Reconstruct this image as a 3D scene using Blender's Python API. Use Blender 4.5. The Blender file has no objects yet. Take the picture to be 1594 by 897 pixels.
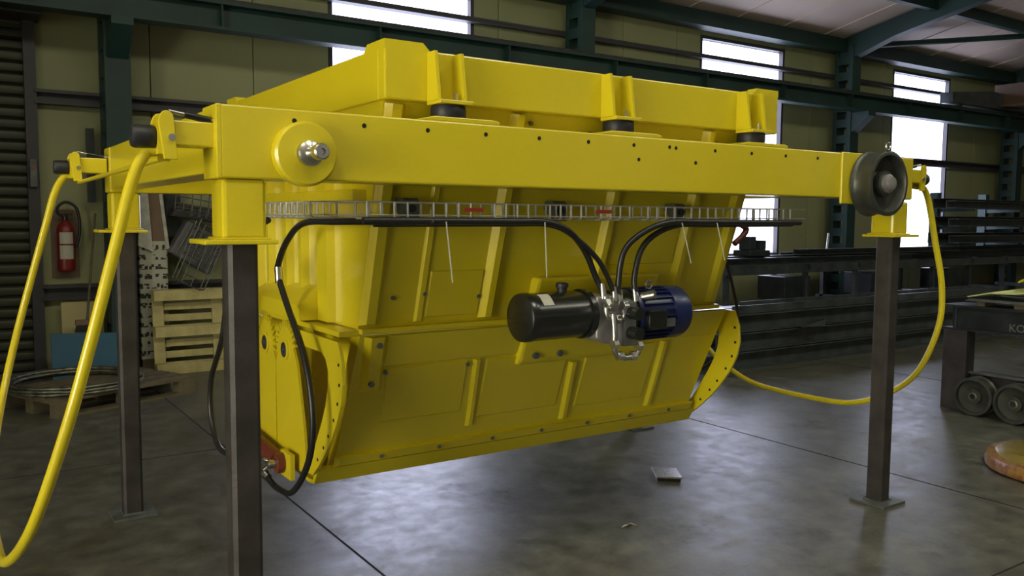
import bpy, bmesh, math, random
from mathutils import Vector, Matrix
random.seed(7)
sc = bpy.context.scene
COL = sc.collection
PI = math.pi

# ------------------------------------------------------------------ camera
yaw, pitch, roll = 0.5912, 0.0814, 0.0072
fw = Vector((math.sin(yaw)*math.cos(pitch), math.cos(yaw)*math.cos(pitch), -math.sin(pitch)))
rt = Vector((math.cos(yaw), -math.sin(yaw), 0)); up = rt.cross(fw)
r2 = rt*math.cos(roll)+up*math.sin(roll); u2 = up*math.cos(roll)-rt*math.sin(roll)
cam = bpy.data.cameras.new('camera'); cam.sensor_width = 36; cam.lens = 1328/1594*36
cam.clip_start = 0.05; cam.clip_end = 200
camo = bpy.data.objects.new('camera', cam); COL.objects.link(camo)
camo.matrix_world = Matrix(((r2.x, u2.x, -fw.x, -.757), (r2.y, u2.y, -fw.y, -2.615), (r2.z, u2.z, -fw.z, 1.5), (0, 0, 0, 1)))
sc.camera = camo
# ------------------------------------------------------------------ world, exposure, window daylight and added opening strengths
w = bpy.data.worlds.new('world'); sc.world = w; w.use_nodes = True
w.node_tree.nodes['Background'].inputs[0].default_value = (.75, .85, 1, 1)
w.node_tree.nodes['Background'].inputs[1].default_value = 1.0
vs = sc.view_settings
vs.view_transform = 'Standard'; vs.look = 'None'; vs.gamma = 1; vs.exposure = .32; vs.use_curve_mapping = False
sc.cycles.max_bounces = 7; sc.cycles.diffuse_bounces = 4; sc.cycles.glossy_bounces = 3
DAY_BACK = 5.0     # daylight in the panes of the window wall
ADDED_LEFT = 10.5     # glow of the unseen side door, added to brighten left faces
ADDED_ROOF = 10.0     # glow of roof sheets added out of view for light from above
ADDED_FRONT = .2    # glow of rear windows added out of view as weak fill

# ------------------------------------------------------------------ materials
def mat(name, col, rough=.5, metal=0, var=.12, scale=6, bump=0, bscale=60, coat=0, spec=.5, col2=None, detail=4):
    m = bpy.data.materials.new(name); m.use_nodes = True
    nt = m.node_tree; N = nt.nodes; L = nt.links; b = N['Principled BSDF']
    b.inputs['Roughness'].default_value = rough; b.inputs['Metallic'].default_value = metal
    b.inputs['Specular IOR Level'].default_value = spec
    b.inputs['Coat Weight'].default_value = coat; b.inputs['Coat Roughness'].default_value = .12
    tc = N.new('ShaderNodeTexCoord'); nz = N.new('ShaderNodeTexNoise')
    nz.inputs['Scale'].default_value = scale; nz.inputs['Detail'].default_value = detail
    L.new(tc.outputs['Object'], nz.inputs['Vector'])
    rp = N.new('ShaderNodeValToRGB')
    c2 = col2 or tuple(c*(1-2*var) for c in col)
    rp.color_ramp.elements[0].position = .3; rp.color_ramp.elements[0].color = (*c2, 1)
    rp.color_ramp.elements[1].position = .7; rp.color_ramp.elements[1].color = (*col, 1)
    L.new(nz.outputs['Fac'], rp.inputs['Fac']); L.new(rp.outputs['Color'], b.inputs['Base Color'])
    if bump:
        n2 = N.new('ShaderNodeTexNoise'); n2.inputs['Scale'].default_value = bscale
        L.new(tc.outputs['Object'], n2.inputs['Vector'])
        bp = N.new('ShaderNodeBump'); bp.inputs['Strength'].default_value = bump; bp.inputs['Distance'].default_value = .01
        L.new(n2.outputs['Fac'], bp.inputs['Height']); L.new(bp.outputs['Normal'], b.inputs['Normal'])
    return m
def emit(name, col, s):
    m = bpy.data.materials.new(name); m.use_nodes = True
    nt = m.node_tree; b = nt.nodes['Principled BSDF']
    b.inputs['Base Color'].default_value = (.8, .8, .8, 1); b.inputs['Roughness'].default_value = .25
    b.inputs['Emission Color'].default_value = (*col, 1); b.inputs['Emission Strength'].default_value = s
    return m
M = {}
M['yellow'] = mat('yellow paint', (.63, .51, .012), .30, var=.03, scale=3, bump=.03, bscale=220, coat=.25)
M['steel'] = mat('bare dark steel', (.060, .052, .048), .55, .35, var=.25, scale=9, bump=.15, bscale=90)
M['plate'] = mat('grey steel plate', (.16, .17, .16), .5, .5, var=.2, scale=14)
M['green'] = mat('green steel paint', (.013, .045, .037), .55, var=.18, scale=2)
M['wall'] = mat('wall sheet', (.30, .305, .15), .55, var=.08, scale=1.2)
M['roof'] = mat('roof sheet', (.68, .55, .45), .6, var=.07, scale=1)
M['plaster'] = mat('far wall render', (.40, .38, .30), .8, var=.08, scale=1)
M['frame'] = mat('window frame', (.055, .05, .055), .5, .2, var=.1)
M['pane_b'] = emit('daylit pane window wall', (.70, .74, 1.0), DAY_BACK)
M['pane_l'] = emit('added glow pane side door', (1.0, .97, .80), ADDED_LEFT)
M['pane_r'] = emit('added glowing roof sheet', (1.0, 1.0, .80), ADDED_ROOF)
M['pane_f'] = emit('added glow pane rear', (1.0, .96, .86), ADDED_FRONT)
M['shutter'] = mat('shutter slat', (.055, .06, .038), .5, .3, var=.12, scale=2)
M['rubber'] = mat('black rubber', (.018, .018, .022), .5, var=.15, scale=20)
M['hose'] = mat('black hose rubber', (.014, .014, .015), .38, var=.15, scale=30)
M['chrome'] = mat('zinc plated', (.55, .54, .50), .25, .95, var=.1, scale=30)
M['alu'] = mat('cast aluminium', (.42, .40, .40), .45, .7, var=.12, scale=20)
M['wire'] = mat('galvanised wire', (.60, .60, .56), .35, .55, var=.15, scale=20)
M['wheel'] = mat('cast steel wheel', (.10, .105, .09), .42, .6, var=.2, scale=12, bump=.05, bscale=60)
M['black'] = mat('black paint', (.012, .013, .012), .25, var=.1, scale=5, coat=.2)
M['blue'] = mat('blue motor paint', (.008, .016, .085), .35, var=.12, scale=8, coat=.1)
M['red'] = mat('red oxide paint', (.16, .035, .02), .45, var=.15, scale=12)
M['exred'] = mat('extinguisher red', (.21, .016, .012), .35, var=.08)
M['paper'] = mat('pale label', (.48, .46, .38), .7, var=.05, scale=40)
M['redlab'] = mat('red label strip', (.45, .05, .03), .5, var=.1, scale=40)
M['wood'] = mat('pale pallet wood', (.55, .47, .20), .75, var=.16, scale=7, bump=.15, bscale=50)
M['wood2'] = mat('old pallet wood', (.15, .12, .065), .8, var=.2, scale=7, bump=.2, bscale=50)
M['bluep'] = mat('blue board', (.02, .10, .17), .6, var=.06, scale=3)
M['card'] = mat('cardboard sheet', (.48, .42, .20), .8, var=.06, scale=3)
M['brown'] = mat('brown card', (.20, .13, .085), .8, var=.1, scale=6)
M['film'] = mat('white plastic film', (.62, .62, .52), .3, var=.2, scale=14, bump=.5, bscale=25)
M['dark'] = mat('dark mill steel', (.085, .098, .10), .33, .2, var=.3, scale=5, bump=.1, bscale=40)
M['darker'] = mat('black mill steel', (.040, .047, .048), .38, .25, var=.3, scale=5)
M['sheet'] = mat('pale yellow sheet', (.70, .74, .30), .6, var=.1, scale=6)
M['sheety'] = mat('yellow cloth', (.70, .66, .02), .6, var=.1, scale=6)
M['crane'] = mat('crane orange brown paint', (.12, .07, .035), .55, var=.15, scale=2)
M['copper'] = mat('brown wound coil', (.30, .17, .04), .35, var=.35, scale=26, col2=(.16, .05, .02), bump=.5, bscale=35, coat=.08)
M['coiltop'] = mat('coil top film', (.30, .22, .035), .25, var=.2, scale=9, bump=.15, bscale=20, coat=.5)
M['coil'] = mat('wire coil', (.24, .24, .18), .4, .7, var=.35, scale=18, bump=.4, bscale=60)
M['grey'] = mat('mid grey plastic', (.12, .12, .12), .5, var=.1)
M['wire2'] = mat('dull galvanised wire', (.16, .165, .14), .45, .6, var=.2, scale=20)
M['chalk'] = mat('chalk lettering', (.20, .20, .18), .8, var=.2, scale=40)
M['hole'] = mat('open hole', (.006, .005, .003), .9, var=0)

# floor: worn power-floated concrete
def floor_mat():
    m = bpy.data.materials.new('worn concrete'); m.use_nodes = True
    nt = m.node_tree; N = nt.nodes; L = nt.links; b = N['Principled BSDF']
    tc = N.new('ShaderNodeTexCoord')
    def noise(s, d, r=.55, dist=0):
        n = N.new('ShaderNodeTexNoise'); n.inputs['Scale'].default_value = s; n.inputs['Detail'].default_value = d
        n.inputs['Roughness'].default_value = r; n.inputs['Distortion'].default_value = dist
        L.new(tc.outputs['Object'], n.inputs['Vector']); return n
    a = noise(.8, 8, .65, .4); c = noise(8, 12, .72, 0); sp = noise(26, 3)
    def ramp(src, p0, c0, p1, c1):
        r = N.new('ShaderNodeValToRGB'); e = r.color_ramp.elements
        e[0].position = p0; e[0].color = (*c0, 1); e[1].position = p1; e[1].color = (*c1, 1)
        L.new(src.outputs['Fac'], r.inputs['Fac']); return r
    base = ramp(a, .3, (.078, .077, .060), .7, (.145, .142, .112))
    fine = ramp(c, .34, (.52, .52, .52), .66, (1.22, 1.22, 1.18))
    spots = ramp(sp, .22, (.35, .35, .35), .26, (1, 1, 1))
    def mul(x, y):
        n = N.new('ShaderNodeMixRGB'); n.blend_type = 'MULTIPLY'; n.inputs[0].default_value = 1
        L.new(x.outputs[0], n.inputs[1]); L.new(y.outputs[0], n.inputs[2]); return n
    col = mul(mul(base, fine), spots)
    L.new(col.outputs[0], b.inputs['Base Color'])
    mr = N.new('ShaderNodeMapRange'); mr.inputs['From Min'].default_value = .3; mr.inputs['From Max'].default_value = .7
    mr.inputs['To Min'].default_value = .30; mr.inputs['To Max'].default_value = .46
    L.new(c.outputs['Fac'], mr.inputs['Value']); L.new(mr.outputs[0], b.inputs['Roughness'])
    ms = N.new('ShaderNodeMapRange'); ms.inputs['From Min'].default_value = .36; ms.inputs['From Max'].default_value = .64
    ms.inputs['To Min'].default_value = 1.0; ms.inputs['To Max'].default_value = .10
    n3 = noise(3.0, 15, .80, 0); L.new(n3.outputs['Fac'], ms.inputs['Value']); L.new(ms.outputs[0], b.inputs['Specular IOR Level'])
    bp = N.new('ShaderNodeBump'); bp.inputs['Strength'].default_value = .12; bp.inputs['Distance'].default_value = .0012
    L.new(sp.outputs['Fac'], bp.inputs['Height']); L.new(bp.outputs['Normal'], b.inputs['Normal'])
    return m
M['floor'] = floor_mat()
# printed film: rows of black unreadable marks
def print_mat():
    m = mat('printed white film', (.50, .50, .40), .4, var=.1, scale=9)
    nt = m.node_tree; N = nt.nodes; L = nt.links; b = N['Principled BSDF']
    old = b.inputs['Base Color'].links[0].from_socket
    tc = N.new('ShaderNodeTexCoord'); mp = N.new('ShaderNodeMapping'); L.new(tc.outputs['Object'], mp.inputs[0])
    mp.inputs['Scale'].default_value = (38, 1, 24)
    v = N.new('ShaderNodeTexVoronoi'); v.distance = 'CHEBYCHEV'; L.new(mp.outputs[0], v.inputs['Vector']); v.inputs['Scale'].default_value = .9
    wv = N.new('ShaderNodeTexWave'); wv.bands_direction = 'Z'; wv.inputs['Scale'].default_value = 3.4; L.new(tc.outputs['Object'], wv.inputs['Vector'])
    g = N.new('ShaderNodeMath'); g.operation = 'LESS_THAN'; g.inputs[1].default_value = .42; L.new(v.outputs['Distance'], g.inputs[0])
    h = N.new('ShaderNodeMath'); h.operation = 'GREATER_THAN'; h.inputs[1].default_value = .45; L.new(wv.outputs['Fac'], h.inputs[0])
    k = N.new('ShaderNodeMath'); k.operation = 'MULTIPLY'; L.new(g.outputs[0], k.inputs[0]); L.new(h.outputs[0], k.inputs[1])
    mx = N.new('ShaderNodeMixRGB'); L.new(k.outputs[0], mx.inputs[0]); L.new(old, mx.inputs[1]); mx.inputs[2].default_value = (.03, .03, .025, 1)
    L.new(mx.outputs[0], b.inputs['Base Color'])
    return m
M['print'] = print_mat()

# ------------------------------------------------------------------ helpers
WLOC = {}
def new_bm(): return bmesh.new()
def box(bm, x0, x1, y0, y1, z0, z1):
    v = [bm.verts.new(p) for p in ((x0,y0,z0),(x1,y0,z0),(x1,y1,z0),(x0,y1,z0),(x0,y0,z1),(x1,y0,z1),(x1,y1,z1),(x0,y1,z1))]
    for f in ((0,3,2,1),(4,5,6,7),(0,1,5,4),(1,2,6,5),(2,3,7,6),(3,0,4,7)): bm.faces.new([v[i] for i in f])
    return v
def B(*a):
    bm = new_bm(); box(bm, *a); return bm
def hexa(bm, pts):
    v = [bm.verts.new(p) for p in pts]
    for f in ((0,3,2,1),(4,5,6,7),(0,1,5,4),(1,2,6,5),(2,3,7,6),(3,0,4,7)): bm.faces.new([v[i] for i in f])
def frame_of(d):
    d = d.normalized(); a = Vector((0,0,1)) if abs(d.z) < .9 else Vector((1,0,0))
    s = d.cross(a).normalized(); return s, s.cross(d).normalized()
def cyl(bm, p0, p1, r, n=16, r1=None):
    p0, p1 = Vector(p0), Vector(p1); s, t = frame_of(p1-p0); r1 = r if r1 is None else r1
    A = [bm.verts.new(p0+(s*math.cos(2*PI*i/n)+t*math.sin(2*PI*i/n))*r) for i in range(n)]
    Bv = [bm.verts.new(p1+(s*math.cos(2*PI*i/n)+t*math.sin(2*PI*i/n))*r1) for i in range(n)]
    for i in range(n): bm.faces.new([A[i], A[(i+1)%n], Bv[(i+1)%n], Bv[i]])
    bm.faces.new(A[::-1]); bm.faces.new(Bv)
def CY(p0, p1, r, n=16, r1=None):
    bm = new_bm(); cyl(bm, p0, p1, r, n, r1); return bm
def smooth_path(pts, k=6):
    P = [Vector(p) for p in pts]; P = [P[0]*2-P[1]]+P+[P[-1]*2-P[-2]]; out = []
    for i in range(1, len(P)-2):
        for j in range(k):
            t = j/k; a, b, c, d = P[i-1], P[i], P[i+1], P[i+2]
            out.append(.5*((2*b)+(c-a)*t+(2*a-5*b+4*c-d)*t*t+(3*b-a-3*c+d)*t**3))
    out.append(P[-2]); return out
def tube(bm, pts, r, n=10, k=6, closed=False):
    P = smooth_path(pts, k) if k > 1 else [Vector(p) for p in pts]
    s, t = frame_of(P[1]-P[0]); rings = []
    for i, p in enumerate(P):
        d = (P[min(i+1, len(P)-1)]-P[max(i-1, 0)])
        if closed: d = P[(i+1) % len(P)]-P[i-1]
        d.normalize(); s = (s-d*s.dot(d)).normalized(); t = d.cross(s)
        rings.append([bm.verts.new(p+(s*math.cos(2*PI*j/n)+t*math.sin(2*PI*j/n))*r) for j in range(n)])
    m = len(rings)
    for i in range(m if closed else m-1):
        a, b = rings[i], rings[(i+1) % m]
        for j in range(n): bm.faces.new([a[j], a[(j+1)%n], b[(j+1)%n], b[j]])
    if not closed: bm.faces.new(rings[0][::-1]); bm.faces.new(rings[-1])
def TU(pts, r, n=10, k=6, closed=False):
    bm = new_bm(); tube(bm, pts, r, n, k, closed); return bm
def lathe(bm, prof, org, ax, n=32, loop=False):
    ax = Vector(ax); s, t = frame_of(ax); org = Vector(org); R = []
    for r, a in prof:
        R.append([bm.verts.new(org+ax*a+(s*math.cos(2*PI*j/n)+t*math.sin(2*PI*j/n))*max(r, 1e-4)) for j in range(n)])
    m = len(R)
    for i in range(m if loop else m-1):
        a, b = R[i], R[(i+1) % m]
        for j in range(n): bm.faces.new([a[j], a[(j+1)%n], b[(j+1)%n], b[j]])
    if not loop: bm.faces.new(R[0][::-1]); bm.faces.new(R[-1])
def LA(*a, **k):
    bm = new_bm(); lathe(bm, *a, **k); return bm
def prism(bm, poly, ax, a, b):
    """poly: 2d points in the plane normal to ax ('x': (y,z); 'y': (x,z); 'z': (x,y)), from a to b along ax"""
    f = {'x': lambda p, c: (c, p[0], p[1]), 'y': lambda p, c: (p[0], c, p[1]), 'z': lambda p, c: (p[0], p[1], c)}[ax]
    A = [bm.verts.new(f(p, a)) for p in poly]; C = [bm.verts.new(f(p, b)) for p in poly]; n = len(poly)
    for i in range(n): bm.faces.new([A[i], A[(i+1)%n], C[(i+1)%n], C[i]])
    bm.faces.new(A[::-1]); bm.faces.new(C)
def PR(poly, ax, a, b):
    bm = new_bm(); prism(bm, poly, ax, a, b); return bm
def mesh_of(name, bm, m, smooth=False):
    bmesh.ops.recalc_face_normals(bm, faces=bm.faces[:])
    xs = [v.co for v in bm.verts]
    c = Vector([(min(p[i] for p in xs)+max(p[i] for p in xs))/2 for i in range(3)])
    for v in bm.verts: v.co -= c
    me = bpy.data.meshes.new(name); bm.to_mesh(me); bm.free()
    me.materials.append(M[m] if isinstance(m, str) else m)
    if smooth:
        for p in me.polygons: p.use_smooth = True
        me.set_sharp_from_angle(angle=math.radians(40))
    return me, c
def place(name, me, loc, parent=None, bevel=0):
    o = bpy.data.objects.new(name, me); COL.objects.link(o); loc = Vector(loc); WLOC[o.name] = loc
    if parent: o.parent = parent; o.location = loc-WLOC[parent.name]
    else: o.location = loc
    if bevel:
        b = o.modifiers.new('bevel', 'BEVEL'); b.width = bevel; b.segments = 2; b.limit_method = 'ANGLE'
    return o
def obj(name, bm, m, parent=None, smooth=False, bevel=0):
    me, c = mesh_of(name, bm, m, smooth); return place(name, me, c, parent, bevel)
def thing(name, label, cat, loc, group=None):
    o = bpy.data.objects.new(name, None); COL.objects.link(o); o.location = loc; o.empty_display_size = .1
    WLOC[o.name] = Vector(loc); return tag(o, label, cat, group)
def tag(o, label, cat, group=None):
    o['label'] = label; o['category'] = cat
    if group: o['group'] = group
    return o
def struct(name, bm, m, **k):
    o = obj(name, bm, m, **k); o['kind'] = 'structure'; return o
def stuff(o): o['kind'] = 'stuff'; return o

# ================================================================== THE HALL
WY = 6.30
fl = struct('floor', B(-7.2, 22.2, -9.2, 6.6, -.2, 0), 'floor')
# sawn joints in the slab: thin dark grooves filled with dirt
for a in ((.735, .745, -9, 6.2), (3.9, 3.91, -9, 6.2), (7.06, 7.07, -9, 6.2), (-2.43, -2.42, -9, 6.2)):
    obj('joint', B(a[0], a[1], a[2], a[3], -.01, .0012), 'hole', fl)
for y in (2.93, -.845): obj('joint', B(-7, 22, y, y+.008, -.01, .0012), 'hole', fl)

WIN = ((2.82, 4.65), (8.47, 10.33), (13.24, 15.08))
WZ0, WZ1 = .94, 4.16
bm = new_bm()
box(bm, -7.2, 22.2, WY+.06, WY+.2, 4.16, 4.75)
edges = [-7.2]+[v for p in WIN for v in p]+[22.2]
for i in range(0, len(edges), 2): box(bm, edges[i], edges[i+1], WY+.06, WY+.2, 0, 4.16)
for a, b in WIN: box(bm, a, b, WY+.06, WY+.2, 0, WZ0)
wb = struct('wall_back', bm, 'wall')
xs = sorted(set([-7.2, -5.2, -4.2, 0.0]+[x*1.0 for x in range(1, 23)]+[v for p in WIN for v in p]))
xs = [x for i, x in enumerate(xs) if i == 0 or x-xs[i-1] > .12 or any(x in p for p in WIN)]
for x0, x1 in zip(xs, xs[1:]):
    if x1 <= 0.01 and x0 >= -4.3: continue
    mid = (x0+x1)/2; inw = any(a < mid < b for a, b in WIN)
    for z0, z1 in (((0.0, WZ0), (WZ1, 4.7)) if inw else ((0.0, 4.7),)):
        obj('panel', B(x0+.004, x1-.004, WY, WY+.06, z0, z1), 'wall', wb, bevel=.004)
for z0, z1 in ((.72, .86), (2.50, 2.63), (3.812, 3.868)):       # horizontal rails on the wall
    bm = PR(((WY-.11, z0), (WY-.001, z0), (WY-.001, z1), (WY-.11, z1), (WY-.11, z1-.03), (WY-.03, z1-.012), (WY-.03, z0+.012), (WY-.11, z0+.03)), 'x', .0, 22)
    obj('rail', bm, 'frame', wb)
bat = mesh_of('batten', B(-.008, .008, -.1, .1, -.065, .065), 'green')
for cx in (.64, 6.05, 11.55, 16.9):                            # battened steel columns
    obj('column_leg', B(cx-.11, cx+.11, 5.86, 5.94, 0, 4.3), 'green', wb, bevel=.004)
    obj('column_leg', B(cx-.11, cx+.11, 6.12, 6.19, 0, 4.3), 'green', wb, bevel=.004)
    for k in range(17):
        z = k*.25
        for s in (-1, 1): place('batten', bat[0], (cx+s*.10, 6.03, z+.065), wb)
    obj('bracket', PR(((5.87, 3.23), (5.56, 3.23), (5.56, 3.16), (5.87, 2.9)), 'x', cx-.09, cx+.09), 'green', wb)

for n, (a, b) in enumerate(WIN, 1):
    bm = new_bm(); t = .045
    box(bm, a, a+t, WY+.0, WY+.16, WZ0, WZ1); box(bm, b-t, b, WY, WY+.16, WZ0, WZ1)
    box(bm, a+t, b-t, WY, WY+.16, WZ1-t, WZ1); box(bm, a+t, b-t, WY, WY+.16, WZ0, WZ0+t)
    wo = struct('window_%d' % n, bm, 'frame')
    zz = (WZ0+t, 2.56, 3.84, WZ1-t)
    for z0, z1 in zip(zz, zz[1:]): obj('pane', B(a+t, b-t, WY+.08, WY+.09, z0+.012, z1-.012), 'pane_b', wo)
    for z in zz[1:3]: obj('transom', B(a+t, b-t, WY+.05, WY+.12, z-.012, z+.012), 'frame', wo)

# roller shutter at the left end of the window wall
d1 = struct('door_1', B(-4.2, 0.0, WY+.0, WY+.03, 0, 3.2), 'shutter')
me, c = mesh_of('slat', PR(((0, 0), (-.028, .02), (-.036, .052), (-.028, .084), (0, .1)), 'x', -4.16, -.06), 'shutter', True)
for k in range(31): place('slat', me, (c.x, WY+c.y, .06+k*.1+c.z), d1)
obj('bottom_bar', B(-4.16, -.06, WY-.05, WY, .004, .062), 'plate', d1)
obj('guide_rail', B(-.075, .02, WY-.09, WY+.0, 0, 3.24), 'frame', d1)
obj('guide_rail', B(-4.25, -4.16, WY-.09, WY+.0, 0, 3.24), 'frame', d1)
obj('shutter_box', B(-4.3, .06, WY-.42, WY, 3.22, 3.68), 'frame', d1, bevel=.01)

# other walls (behind and beside the photographer) with glowing openings added for brightness
def wall_open(name, ax, c, span, opens, pane, pre, n0, frame='frame'):
    t = .15 if c > 0 else -.15
    def bb(u0, u1, z0, z1, d0=0, d1=None):
        d1 = t if d1 is None else d1; q = sorted((c+d0, c+d1))
        return B(q[0], q[1], u0, u1, z0, z1) if ax == 'x' else B(u0, u1, q[0], q[1], z0, z1)
    bm = new_bm(); cur = span[0]; H = 6.4
    def addb(u0, u1, z0, z1):
        q = sorted((c, c+t)); box(bm, *((q[0], q[1], u0, u1) if ax == 'x' else (u0, u1, q[0], q[1])), z0, z1)
    for u0, u1, z0, z1 in opens:
        addb(cur, u0, 0, H)
        if z0 > .01: addb(u0, u1, 0, z0)
        addb(u0, u1, z1, H); cur = u1
    addb(cur, span[1], 0, H)
    wo = struct(name, bm, 'plaster')
    for k, (u0, u1, z0, z1) in enumerate(opens):
        wn = struct('%s_%d' % (pre, n0+k), bb(u0, u0+.06, z0, z1, -t*.2), frame)
        obj('jamb', bb(u1-.06, u1, z0, z1, -t*.2), frame, wn); obj('head', bb(u0+.06, u1-.06, z1-.06, z1, -t*.2), frame, wn)
        m = max(2, round((u1-u0)/1.2))
        for j in range(m):
            a = u0+.06+(u1-u0-.12)*j/m; b = u0+.06+(u1-u0-.12)*(j+1)/m
            obj('pane', bb(a+.02, b-.02, z0+.02, z1-.07, t*.3, t*.4), pane, wn)
    return wo
wall_open('wall_left', 'x', -7.0, (-9.0, 6.3), [(-4.6, -.4, 0, 3.2)], 'pane_l', 'door', 2)  # unseen glowing door, added to light the left-facing sides
wall_open('wall_front', 'y', -9.0, (-7.0, 22.0), [(-4.5, -1.5, 2.2, 3.8), (1.5, 4.5, 2.2, 3.8), (7.5, 10.5, 2.2, 3.8), (13.5, 16.5, 2.2, 3.8)], 'pane_f', 'window', 4)  # unseen glowing windows, added as faint light from the front
struct('wall_added_shade', B(-3.1, -2.95, 2.0, 6.29, 0, 4.35), 'plaster')  # unseen partition, added to shade the left end of the back wall
struct('wall_right', B(22, 22.15, -9, 6.3, 0, 6.4), 'plaster')

# roof: two slopes, ridge over y = -1.35
RY, RS, RZ = -1.35, .20, 4.40
def rz(y): return RZ+RS*((WY-y) if y > RY else (y+9.0))
ridge = RZ+RS*(WY-RY)
ce = struct('ceiling', PR(((WY+.2, RZ-.04), (RY, ridge), (-9.2, RZ-.04), (-9.2, RZ+.16), (RY, ridge+.2), (WY+.2, RZ+.16)), 'x', -7.2, 22.2), 'roof')
x = -7.0
while x < 22:                                                   # roof sheet ribs (standing seams between the sheets)
    obj('seam', PR(((WY, RZ-.012), (RY, ridge-.012), (RY, ridge+.01), (WY, RZ+.01)), 'x', x, x+.022), 'roof', ce); x += 1.0
for cx in (.64, 6.05, 11.55, 16.9):
    obj('rafter', PR(((6.2, rz(6.2)-.42), (5.2, rz(5.2)-.30), (RY, ridge-.30), (RY, ridge-.03), (6.2, rz(6.2)-.03)), 'x', cx-.085, cx+.085), 'green', ce)
    obj('rafter', PR(((-9, RZ-.3), (RY, ridge-.30), (RY, ridge-.03), (-9, RZ-.03)), 'x', cx-.085, cx+.085), 'green', ce)
for y in (4.55, 3.0, 1.4, -.2, -3, -5, -7):
    obj('purlin', B(-7, 22, y-.05, y+.05, rz(y)-.18, rz(y)-.012), 'green', ce)
obj('eaves_beam', B(-7, 22, 5.98, 6.22, 4.20, 4.40), 'green', ce)
for x0, x1, s in ((11.6, 16.9, 1), (6.1, 11.5, 1), (.7, 6.0, -1)):
    a, b = (x0, x1) if s > 0 else (x1, x0)
    obj('brace', CY((a, 6.0, rz(6.0)-.16), (b, 3.2, rz(3.2)-.2), .045, 8), 'green', ce)

for x in (-2.4, .2, 2.8, 5.6, 9.0, 13.0):
    a, b = -3.0, -1.6
    obj('added_roof_light', PR(((a, rz(a)-.03), (b, rz(b)-.03), (b, rz(b)-.015), (a, rz(a)-.015)), 'x', x, x+1.1), 'pane_r', ce)  # glowing panels added out of view to light the machine from above
# crane runway and bridge crane
rb = thing('crane_runway', 'long dark green steel beam running the length of the window wall', 'beam', (7.5, 5.7, 3.2))
obj('web', B(-7, 22, 5.69, 5.71, 3.255, 3.455), 'green', rb)
obj('flange', B(-7, 22, 5.60, 5.80, 3.23, 3.255), 'green', rb); obj('flange', B(-7, 22, 5.58, 5.82, 3.455, 3.48), 'green', rb)
for k in range(18):
    xx = -6.5+k*1.6; obj('stiffener', B(xx, xx+.015, 5.6, 5.69, 3.255, 3.455), 'green', rb)
obj('crane_rail', B(-7, 22, 5.67, 5.73, 3.48, 3.53), 'steel', rb)
cr = thing('bridge_crane', 'rust brown overhead crane girder spanning the hall at far right', 'crane', (15.6, 5.7, 3.5))
obj('end_carriage', PR(((13.9, 3.56), (17.0, 3.56), (17.0, 3.80), (15.2, 3.86), (13.9, 3.74)), 'y', 5.58, 5.82), 'dark', cr, bevel=.01)
obj('girder', B(15.6, 15.95, -8.6, 5.75, 3.64, 4.02), 'crane', cr, bevel=.006)
obj('girder_flange', B(15.5, 16.05, -8.6, 5.75, 3.60, 3.64), 'crane', cr)
for xx in (14.3, 16.6): obj('crane_wheel', CY((xx, 5.64, 3.6), (xx, 5.76, 3.6), .07, 20), 'wheel', cr, True)

# ================================================================== THE CARRIAGE FRAME
L_, W_ = 1.928, 3.368
ZB, ZT, ZP = 1.611, 1.825, 1.4177
cf = thing('carriage_frame', 'yellow rectangular beam frame with travelling wheel carried on four steel posts', 'frame', (1.68, .964, ZP))
BV = .006
for y, nm in ((0, 'front_beam'), (L_, 'back_beam')):
    obj(nm, B(-.07, 2.84, y-.075, y+.075, ZB, ZT), 'yellow', cf, bevel=BV)
    obj('beam_end_box', B(2.84, 3.445, y-.075, y+.075, ZB, ZT), 'yellow', cf, bevel=BV)
    obj('axle_cheek', B(2.83, 3.30, y-.088, y-.0755, 1.582, ZT+.002), 'yellow', cf, bevel=.003)
ebm = PR(((.075, ZB+.02), (L_-.075, ZB+.02), (L_-.075, ZT), (.075, ZT)), 'x', -.066, .07)
obj('end_beam', ebm, 'yellow', cf, bevel=BV)
obj('end_beam', B(3.30, 3.44, .085, L_-.085, ZB+.02, ZT), 'yellow', cf, bevel=BV)
obj('corner_block', PR(((-.075, ZB), (.075, ZB), (.075, ZT), (-.075, ZT)), 'x', -.082, -.066), 'yellow', cf, bevel=.003)
sl_me, sl_c = mesh_of('leg_sleeve', B(-.065, .065, -.065, .065, 1.431, ZB), 'yellow')
fg_me, fg_c = mesh_of('sleeve_flange', B(-.125, .09, -.095, .095, ZP, 1.4315), 'yellow')
wd_me, wd_c = mesh_of('weld_fillet', PR(((-.075, -.075), (.075, -.075), (.075, .075), (-.075, .075)), 'z', 1.4305, 1.438), 'yellow')
for x, y in ((0, 0), (0, L_), (W_, 0), (W_, L_)):
    o = Vector((x, y, 0)); s = place('leg_sleeve', sl_me, sl_c+o, cf, .012)
    if x > 1: s.scale.z = .93; s.location.z -= .006
    f = place('sleeve_flange', fg_me, fg_c+o+Vector((.035 if x > 1 else 0, 0, 0)), cf, .003)
    place('weld_fillet', wd_me, wd_c+o, cf, .003)
# bolt holes in the front beam face
bm = new_bm()
for x, z in [(.15+.228*k, 1.79) for k in range(12)]+[(1.545, 1.735), (1.86, 1.735), (1.71, 1.792)]:
    cyl(bm, (x, -.0765, z), (x, -.07, z), .0075, 10)
stuff(obj('bolt_hole', bm, 'hole', cf))
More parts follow.
